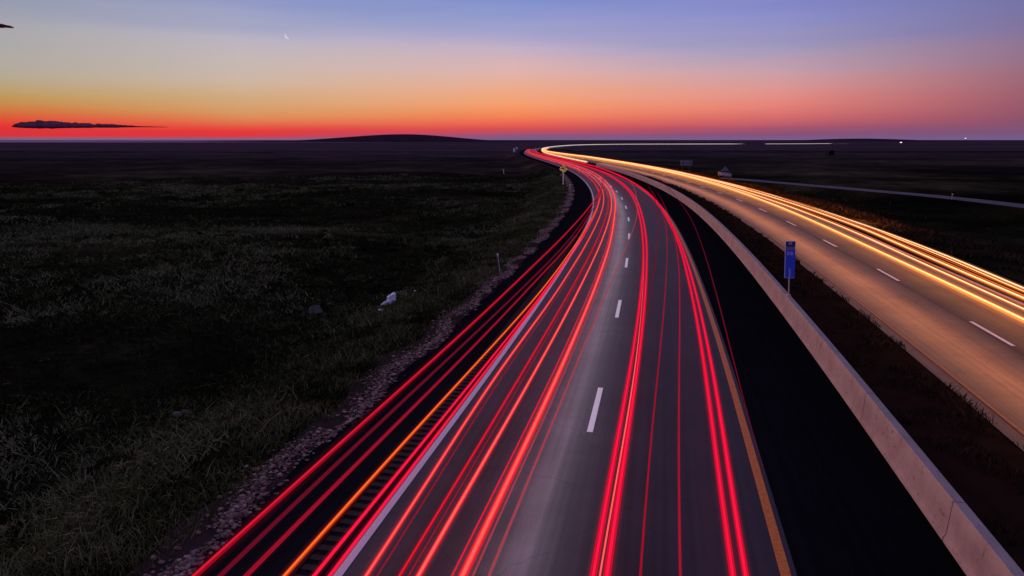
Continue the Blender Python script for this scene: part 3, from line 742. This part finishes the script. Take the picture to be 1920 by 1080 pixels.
mo = new_obj('moon', V, Fc, 'moonlight'); mo.location = tuple(mc); tag(mo, 'faint thin crescent moon in the upper left sky', 'moon')
# two lamps far out on the plain
mat_emit('far_lamp_glow', (1.0, .85, .75), 2.2)
for px, py, dist, label in ((1690, 267, 1250, 'tiny pale lamp on a pole far out on the right plain'), (1810, 259.5, 1700, 'tiny lamp on a tall pole at the right horizon')):
    X = (px - 960) / F_PX * dist * cP; zt = CAM_H + (262 - py) / F_PX * dist
    L_ = empty('yard_lamp', (X, dist, -1.0)); tag(L_, label, 'lamp', 'far lamps on the plain')
    pole('pole', 0, 0, -.3, zt + 1.0, .12, 'wood_post', L_)
    box('lamp_head', -1.4, 1.4, -.5, .5, zt + .7, zt + 1.7, 'far_lamp_glow', L_)

# ---------------------------------------------------------------- light trails: the paths of the lamps as luminous strands
# every strand has its own height above the road (car lamps about .8 m, lorry marker lamps about 3 m)
def mat_trail(name, core, edge, halo):
    """strand: bright core filaments, deeper coloured outer ones (attribute tint); halo: glowing shells added to imitate bloom round the strand, hide nothing"""
    m = mat_emit(name, core, 1.0); nt = m.node_tree
    e = [x for x in nt.nodes if x.type == 'EMISSION'][0]
    a = nt.nodes.new('ShaderNodeAttribute'); a.attribute_name = 'tint'
    x = nt.nodes.new('ShaderNodeMix'); x.data_type = 'RGBA'; x.clamp_result = False
    x.inputs[6].default_value = (*edge, 1); x.inputs[7].default_value = (*core, 1)
    nt.links.new(a.outputs['Fac'], x.inputs[0]); nt.links.new(x.outputs[2], e.inputs[0])
    h = mat_emit(name + '_halo', edge, halo); nt = h.node_tree
    e = [x for x in nt.nodes if x.type == 'EMISSION'][0]; out = [x for x in nt.nodes if x.type == 'OUTPUT_MATERIAL'][0]
    tr = nt.nodes.new('ShaderNodeBsdfTransparent'); ad = nt.nodes.new('ShaderNodeAddShader')
    nt.links.new(e.outputs[0], ad.inputs[0]); nt.links.new(tr.outputs[0], ad.inputs[1]); nt.links.new(ad.outputs[0], out.inputs[0])
scene.cycles.transparent_max_bounces = 96
mat_trail('trail_red', (1.0, .009, .055), (.55, .003, .024), .030)
mat_trail('trail_red_hot', (1.12, .125, .10), (.70, .008, .028), .025)
mat_trail('trail_red_dim', (.34, .006, .022), (.12, .001, .008), .01)
mat_trail('trail_red_faint', (.13, .004, .016), (.05, .001, .006), .01)
mat_trail('trail_crimson', (.78, .012, .035), (.26, .002, .012), .015)
mat_trail('trail_pink', (.34, .05, .07), (.2, .02, .03), .01)
mat_trail('trail_amber', (1.25, .19, .022), (.42, .022, .008), .02)
mat_trail('trail_gold', (2.2, 1.05, .36), (1.0, .25, .04), .05)
mat_trail('trail_cream', (2.2, 1.3, .62), (.9, .20, .03), .05)
mat_trail('trail_white', (2.0, 1.6, 1.15), (1.1, .38, .10), .05)
mat_trail('trail_far_white', (1.5, 1.3, 1.2), (1.3, 1.0, .9), .02)
mat_trail('trail_orange', (.75, .16, .035), (.35, .05, .01), .01)

TR = {
'T1': [(357.7, 1076), (475, 980.5), (602.7, 861), (718, 761.5), (837.6, 654), (1000, 497.5), (1055, 445), (1107.5, 385)],
'T2': [(407.5, 1078), (523, 968.6), (638.5, 861), (750, 757.5), (865.5, 650), (1000, 520), (1060, 459), (1110, 388)],
'T3': [(455, 1076), (579, 957), (698, 841), (818, 722), (889, 650), (1000, 530), (1070, 457), (1113, 389)],
'T4': [(531, 1076), (618.6, 984.5), (738, 849), (857.5, 722), (921, 650), (1000, 566), (1046, 505)],
'T5': [(587, 1076), (658, 996.5), (758, 873), (877.5, 725.7), (937, 650), (1000, 574), (1050, 505)],
'T6': [(622.6, 1074), (674, 1008), (722, 945), (803, 832), (880, 736), (945, 650)],
'T7': [(694, 1076), (770, 957), (857.5, 809), (929, 702), (965, 650), (1000, 612)],
'T8': [(750, 1076), (837.6, 937), (921, 797), (993, 674)],
'T9': [(784, 1076), (865.5, 937), (945, 801), (1000, 702)],
'T10': [(865.5, 1076), (900, 1008), (948, 913), (995.5, 817), (1039, 722), (1069, 650), (1110, 555), (1140, 470), (1152, 400)],
'T11': [(893, 1060), (900, 1042), (971.7, 889), (1031, 765), (1075, 660)],
'T12': [(912, 1076), (971.7, 944.6), (1019.4, 841), (1059, 749.5), (1091, 650), (1112.5, 605), (1140, 542.5), (1172.5, 467.5), (1195, 405)],
'T13': [(1109, 1076), (1147, 889), (1174.7, 729.6), (1188.6, 650), (1200, 567.5), (1206, 500), (1205, 442.5), (1196, 395)],
'T14': [(1135, 1076), (1159, 929), (1179, 809), (1200.6, 650), (1212.5, 505), (1212.5, 455), (1200, 392)],
'T14b': [(1119, 1076), (1155, 905), (1178, 790), (1196, 650)],
'T15': [(1194, 1076), (1214.5, 889), (1228.4, 749.5), (1238, 650), (1247.5, 542.5), (1251, 455), (1249, 422)],
'T15a': [(1212.5, 592.5), (1226, 505), (1234, 442.5), (1232.5, 392.5)],
'T16': [(1268, 1076), (1272, 849), (1274, 650), (1274, 530), (1271, 475), (1262, 430)],
'T17': [(1370, 1076), (1348, 889), (1332, 769), (1316, 650), (1295, 542.5), (1275, 462.5), (1257.5, 422.5), (1235, 385)],
'T18': [(1391.6, 1076), (1374, 929), (1350, 769), (1328, 650), (1300, 530), (1282.5, 472.5)],
'T19': [(1401.6, 793), (1393.6, 745.5), (1367.5, 647.5), (1350, 575), (1322.5, 480), (1302.5, 422.5)],
'W1': [(1557, 430), (1644, 470.6), (1725, 508.5), (1806, 546.5), (1914.6, 598)],
'W2': [(1589.6, 430), (1725, 492), (1806, 529), (1920, 580)],
'W3': [(1622, 430), (1725, 476), (1806, 511), (1920, 560)],
'W4': [(1644, 430), (1725, 460), (1806, 492), (1920, 542.4)],
}
def trail(key, z, rad, mat, name, label, s0=None, s1=None, nominal=None, shift=0.0, opp=False, group=None, o_const=None, halo=True):
    s0 = S0 if s0 is None else s0; s1 = s_at_Y(500) if s1 is None else s1
    st = stations(s0, s1)
    if o_const is None:
        so = sorted(road_coord(*at(x, y, z)) for x, y in TR[key])
        sk = [q_[0] for q_ in so]; ok = [q_[1] + shift for q_ in so]
        if nominal is not None: sk += [sk[-1] + 70]; ok += [nominal]
        o = np.interp(st, sk, ok)
        k = np.exp(-.5 * (np.arange(-8, 9) / 4.0) ** 2); k /= k.sum()
        o = np.convolve(np.pad(o, 8, mode='edge'), k, 'valid')
    else: o = np.interp(st, [st[0], st[-1]], o_const) if isinstance(o_const, tuple) else np.full(len(st), float(o_const))
    if opp: o = o + drift(st)
    P = road_pt(st, o, z)
    # lamps swell slightly in and out along the way; ends taper to nothing
    rr = rad * (1 + .05 * np.sin(st * .35 + len(label)))
    if not opp: rr = rr * (1 + np.clip((P[:, 1] - 35) / 110, 0, 1.4))
    if opp: rr = rr * (1 + np.clip((P[:, 1] - 50) / 110, 0, 2.2))      # strands widened with distance to imitate the far bloom
    rr = rr * np.clip(np.minimum((st - st[0]) / 6 + .05, (st[-1] - st) / 25 + .03), 0, 1)
    # a lamp is several bulbs and reflector rows: parallel filaments of unequal brightness
    rg = random.Random(label); k = 5 if rad > .06 else 3 if rad > .03 else 1
    V = []; Fc = []; ti = []
    for q_ in range(k):
        f = (q_ - (k - 1) / 2) / max(1, (k - 1) / 2) if k > 1 else 0.0
        core = 1 - .95 * abs(f) ** 1.1
        fr = (.62 if q_ == k // 2 else .34 + .12 * rg.random()) if k > 1 else 1.0
        off = np.stack([np.interp(st, S_, N_[:, 0]), np.interp(st, S_, N_[:, 1]), np.zeros(len(st))], 1) * (f * rr * .80)[:, None]
        off[:, 2] += rr * rg.uniform(-.25, .15)
        v, fc = tube_vf(P + off, rr * fr, 6)
        ti += [min(1, max(0, core * rg.uniform(.8, 1.1)))] * len(v)
        b_ = sum(len(x) for x in V); V.append(v); Fc += [tuple(b_ + i_ for i_ in t_) for t_ in fc]
    o_ = tag(new_obj(name, np.concatenate(V), Fc, mat, smooth=True), label, 'light trail', group)
    at_ = o_.data.attributes.new('tint', 'FLOAT', 'POINT'); at_.data.foreach_set('value', np.array(ti, np.float32))
    if halo:
        for g in (1.35, 1.8, 2.4):  # nested emissive shells imitate bloom, no lamp part
            v, fc = tube_vf(P, rr * g, 8); new_obj('glow', v, fc, mat + '_halo', o_, smooth=True)
    return o_
G1 = 'red tail light trails in the slow lane'; G2 = 'red tail light trails in the fast lane'; G3 = 'headlight trails on the opposing road'
RT = 'tail_light_trail'
trail('T1', 3.0, .034, 'trail_crimson', RT, 'leftmost red light trail, along the gravel edge', s1=s_at_Y(92), group=G1)
trail('T2', 2.6, .026, 'trail_red_faint', RT, 'very dim red trail, second from the gravel edge', s1=s_at_Y(78), group=G1)
trail('T3', 2.3, .028, 'trail_red_dim', RT, 'dull red trail over the black shoulder, third from the gravel edge', s1=s_at_Y(78), group=G1)
trail('T4', 1.6, .031, 'trail_amber', 'marker_light_trail', 'amber orange light trail over the black left shoulder', s1=s_at_Y(78), group=G1)
trail('T5', 1.2, .026, 'trail_red', RT, 'red trail beside the amber one, over the rumble strip', s1=s_at_Y(92), group=G1)
trail('T6', .7, .030, 'trail_red', RT, 'red trail hugging the outside of the white edge line', nominal=-2.9, group=G1)
trail('T7', .8, .036, 'trail_red_hot', RT, 'first bright red trail inside the white edge line', nominal=-2.4, group=G1)
trail('T8', .8, .036, 'trail_crimson', RT, 'red trail in the middle of the slow lane, left of a close pair', nominal=-1.9, group=G1)
trail('T9', .85, .040, 'trail_red_hot', RT, 'orange red trail in mid slow lane, left of the thickest one', nominal=-1.6, group=G1)
trail('T10', .85, .066, 'trail_red_hot', RT, 'thickest red trail in the slow lane, beside the pale worn strip', nominal=-.9, group=G1)  # the pale strip is headlight light painted into the paving, not wear
trail('T11', .9, .016, 'trail_pink', RT, 'thin pink trail just right of the thickest slow lane trail', s1=s_at_Y(90), group=G1)
trail('T12', 2.6, .018, 'trail_pink', RT, 'thin pink trail crossing the pale strip towards the lane dashes', s1=s_at_Y(90), group=G1)
trail('T7', .95, .012, 'trail_red_dim', RT, 'hair thin red trail just right of the first bright slow lane one', s1=s_at_Y(60), shift=.17, group=G1)
trail('T8', 1.0, .012, 'trail_red_dim', RT, 'hair thin red trail between the two middle slow lane trails', s1=s_at_Y(60), shift=.13, group=G1)
trail('T10', 1.0, .016, 'trail_crimson', RT, 'thin red trail against the left side of the thickest one', s1=s_at_Y(70), shift=-.16, group=G1)
trail('T13', .85, .044, 'trail_red', RT, 'left trail of the bright red pair right of the lane dashes', nominal=1.0, group=G2)
trail('T14', .85, .046, 'trail_red', RT, 'right trail of the bright red pair right of the lane dashes', nominal=1.35, group=G2)
trail('T14b', 1.0, .014, 'trail_red_hot', RT, 'hair thin orange red trail between the bright pair right of the dashes', s1=s_at_Y(40), group=G2)
trail('T15', 2.4, .015, 'trail_red_dim', RT, 'thin red trail in the middle of the fast lane, left one of two', s1=s_at_Y(75), group=G2)
trail('T15a', 3.2, .016, 'trail_red_faint', RT, 'faint thin trail branching from the bright pair in the fast lane', s0=s_at_Y(15), s1=s_at_Y(70), group=G2)
trail('T16', 2.6, .015, 'trail_red_dim', RT, 'thin straight red trail in mid fast lane, right one of two', s1=s_at_Y(65), group=G2)
trail('T17', .9, .044, 'trail_red', RT, 'left trail of the bright red pair beside the yellow line', nominal=2.6, group=G2)
trail('T18', .9, .042, 'trail_red', RT, 'right trail of the bright red pair beside the yellow line', nominal=2.95, group=G2)
trail('T19', 2.9, .014, 'trail_red_faint', RT, 'faint purple trail over the black right shoulder', s0=s_at_Y(9), s1=s_at_Y(90), group=G2)

HT = 'headlight_trail'
def s_at_px(px):                        # station of the far stretch seen at this column
    q_ = road_pt(S_, 9.5); c_ = 960 + F_PX * q_[:, 0] / np.maximum(q_[:, 1] * cP, 1); m_ = S_ > s_at_Y(600)
    return float(S_[m_][np.argmin(np.abs(c_[m_] - px))])
trail('W1', .7, .10, 'trail_gold', HT, 'lowest and thickest golden headlight trail on the opposing road', s1=s_at_Y(560), nominal=15.2, opp=True, group=G3)
trail('W2', .7, .06, 'trail_cream', HT, 'cream headlight trail just above the thickest golden one', s1=s_at_Y(520), nominal=15.8, opp=True, group=G3)
trail('W2', .75, .035, 'trail_orange', HT, 'thin dark orange trail above the cream one on the opposing road', s1=s_at_Y(500), shift=.35, opp=True, group=G3)
trail('W3', .7, .07, 'trail_cream', HT, 'cream headlight trail third up on the opposing road', s1=s_at_Y(600), nominal=16.7, opp=True, group=G3)
trail('W3', .72, .045, 'trail_orange', HT, 'dark orange trail above the third headlight trail', s1=s_at_Y(500), shift=.30, opp=True, group=G3)
trail('W3', .75, .035, 'trail_orange', HT, 'thin dark orange trail below the topmost headlight trail', s1=s_at_Y(500), shift=.62, opp=True, group=G3)
trail('W4', .7, .05, 'trail_white', HT, 'topmost white headlight trail at the outer edge of the opposing road', s1=s_at_Y(560), nominal=17.4, opp=True, group=G3)
trail('W4', .7, .020, 'trail_gold', HT, 'thin golden trail under the topmost white headlight trail', s1=s_at_Y(500), shift=-.3, opp=True, group=G3)
trail(None, .7, .10, 'trail_white', HT, 'pale trail along the inner side of the black island in the bend', s0=s_at_Y(208), s1=s_at_Y(430), o_const=(6.4, 7.2), group=G3)  # glowing strand added along the barrier line for the bright edge there
trail(None, 1.0, .075, 'trail_far_white', HT, 'long thin white trail below the horizon, sweeping right from the bend', s0=s_at_Y(480), s1=s_at_px(1400), o_const=15, opp=True, group=G3)
trail(None, .9, .06, 'trail_far_white', HT, 'short white trail far right below the small hill', s0=s_at_px(1436), s1=s_at_px(1565), o_const=15, opp=True, group=G3)

# the pools these lamps throw on the paving: low beams point down along the lane
def beam(o, z, width, watts, col, y0, y1, parent, opp=False, step=9.0):
    s = s_at_Y(y0); e = s_at_Y(y1)
    while s < e:
        L = step if s < s_at_Y(110) else step * 3
        m = np.array([s + L / 2]); oo = o + (drift(m)[0] if opp else 0)
        p = road_pt(m, oo, z)[0]
        d = bpy.data.lights.new('low_beam', 'AREA'); d.shape = 'RECTANGLE'; d.size = width; d.size_y = L; d.energy = watts * L; d.color = col
        l = bpy.data.objects.new('low_beam', d); COL.objects.link(l); l.location = tuple(p); l.rotation_euler = (0, 0, heading(s + L / 2))
        s += L
beam(12.3, 1.1, 1.4, 11.0, (1.0, .34, .10), 8, 215, None, True)
beam(16.3, .62, 1.8, 7.0, (1.0, .34, .10), 8, 420, None, True)
beam(-0.7, .95, .8, 2.6, (1.0, .92, 1.0), 4, 260, None)

# main beams of the cars in the slow lane reach the warning sign
p = road_pt(np.array([s_at_Y(72)]), -1.8, .8)[0]; d = bpy.data.lights.new('main_beam', 'SPOT'); d.energy = 14000; d.spot_size = math.radians(4.2); d.spot_blend = .6; d.color = (1.0, .88, .7); d.shadow_soft_size = .1
l = bpy.data.objects.new('main_beam', d); COL.objects.link(l); l.location = tuple(p)
import mathutils
l.rotation_euler = (mathutils.Vector((dx_, dy_, 2.5)) - mathutils.Vector(p)).to_track_quat('-Z', 'Y').to_euler()
beam(22.0, 1.3, 3.0, 22.0, (1.0, .30, .08), 60, 420, None, True)  # lamp row added over the verge, off any lane, for headlight spill
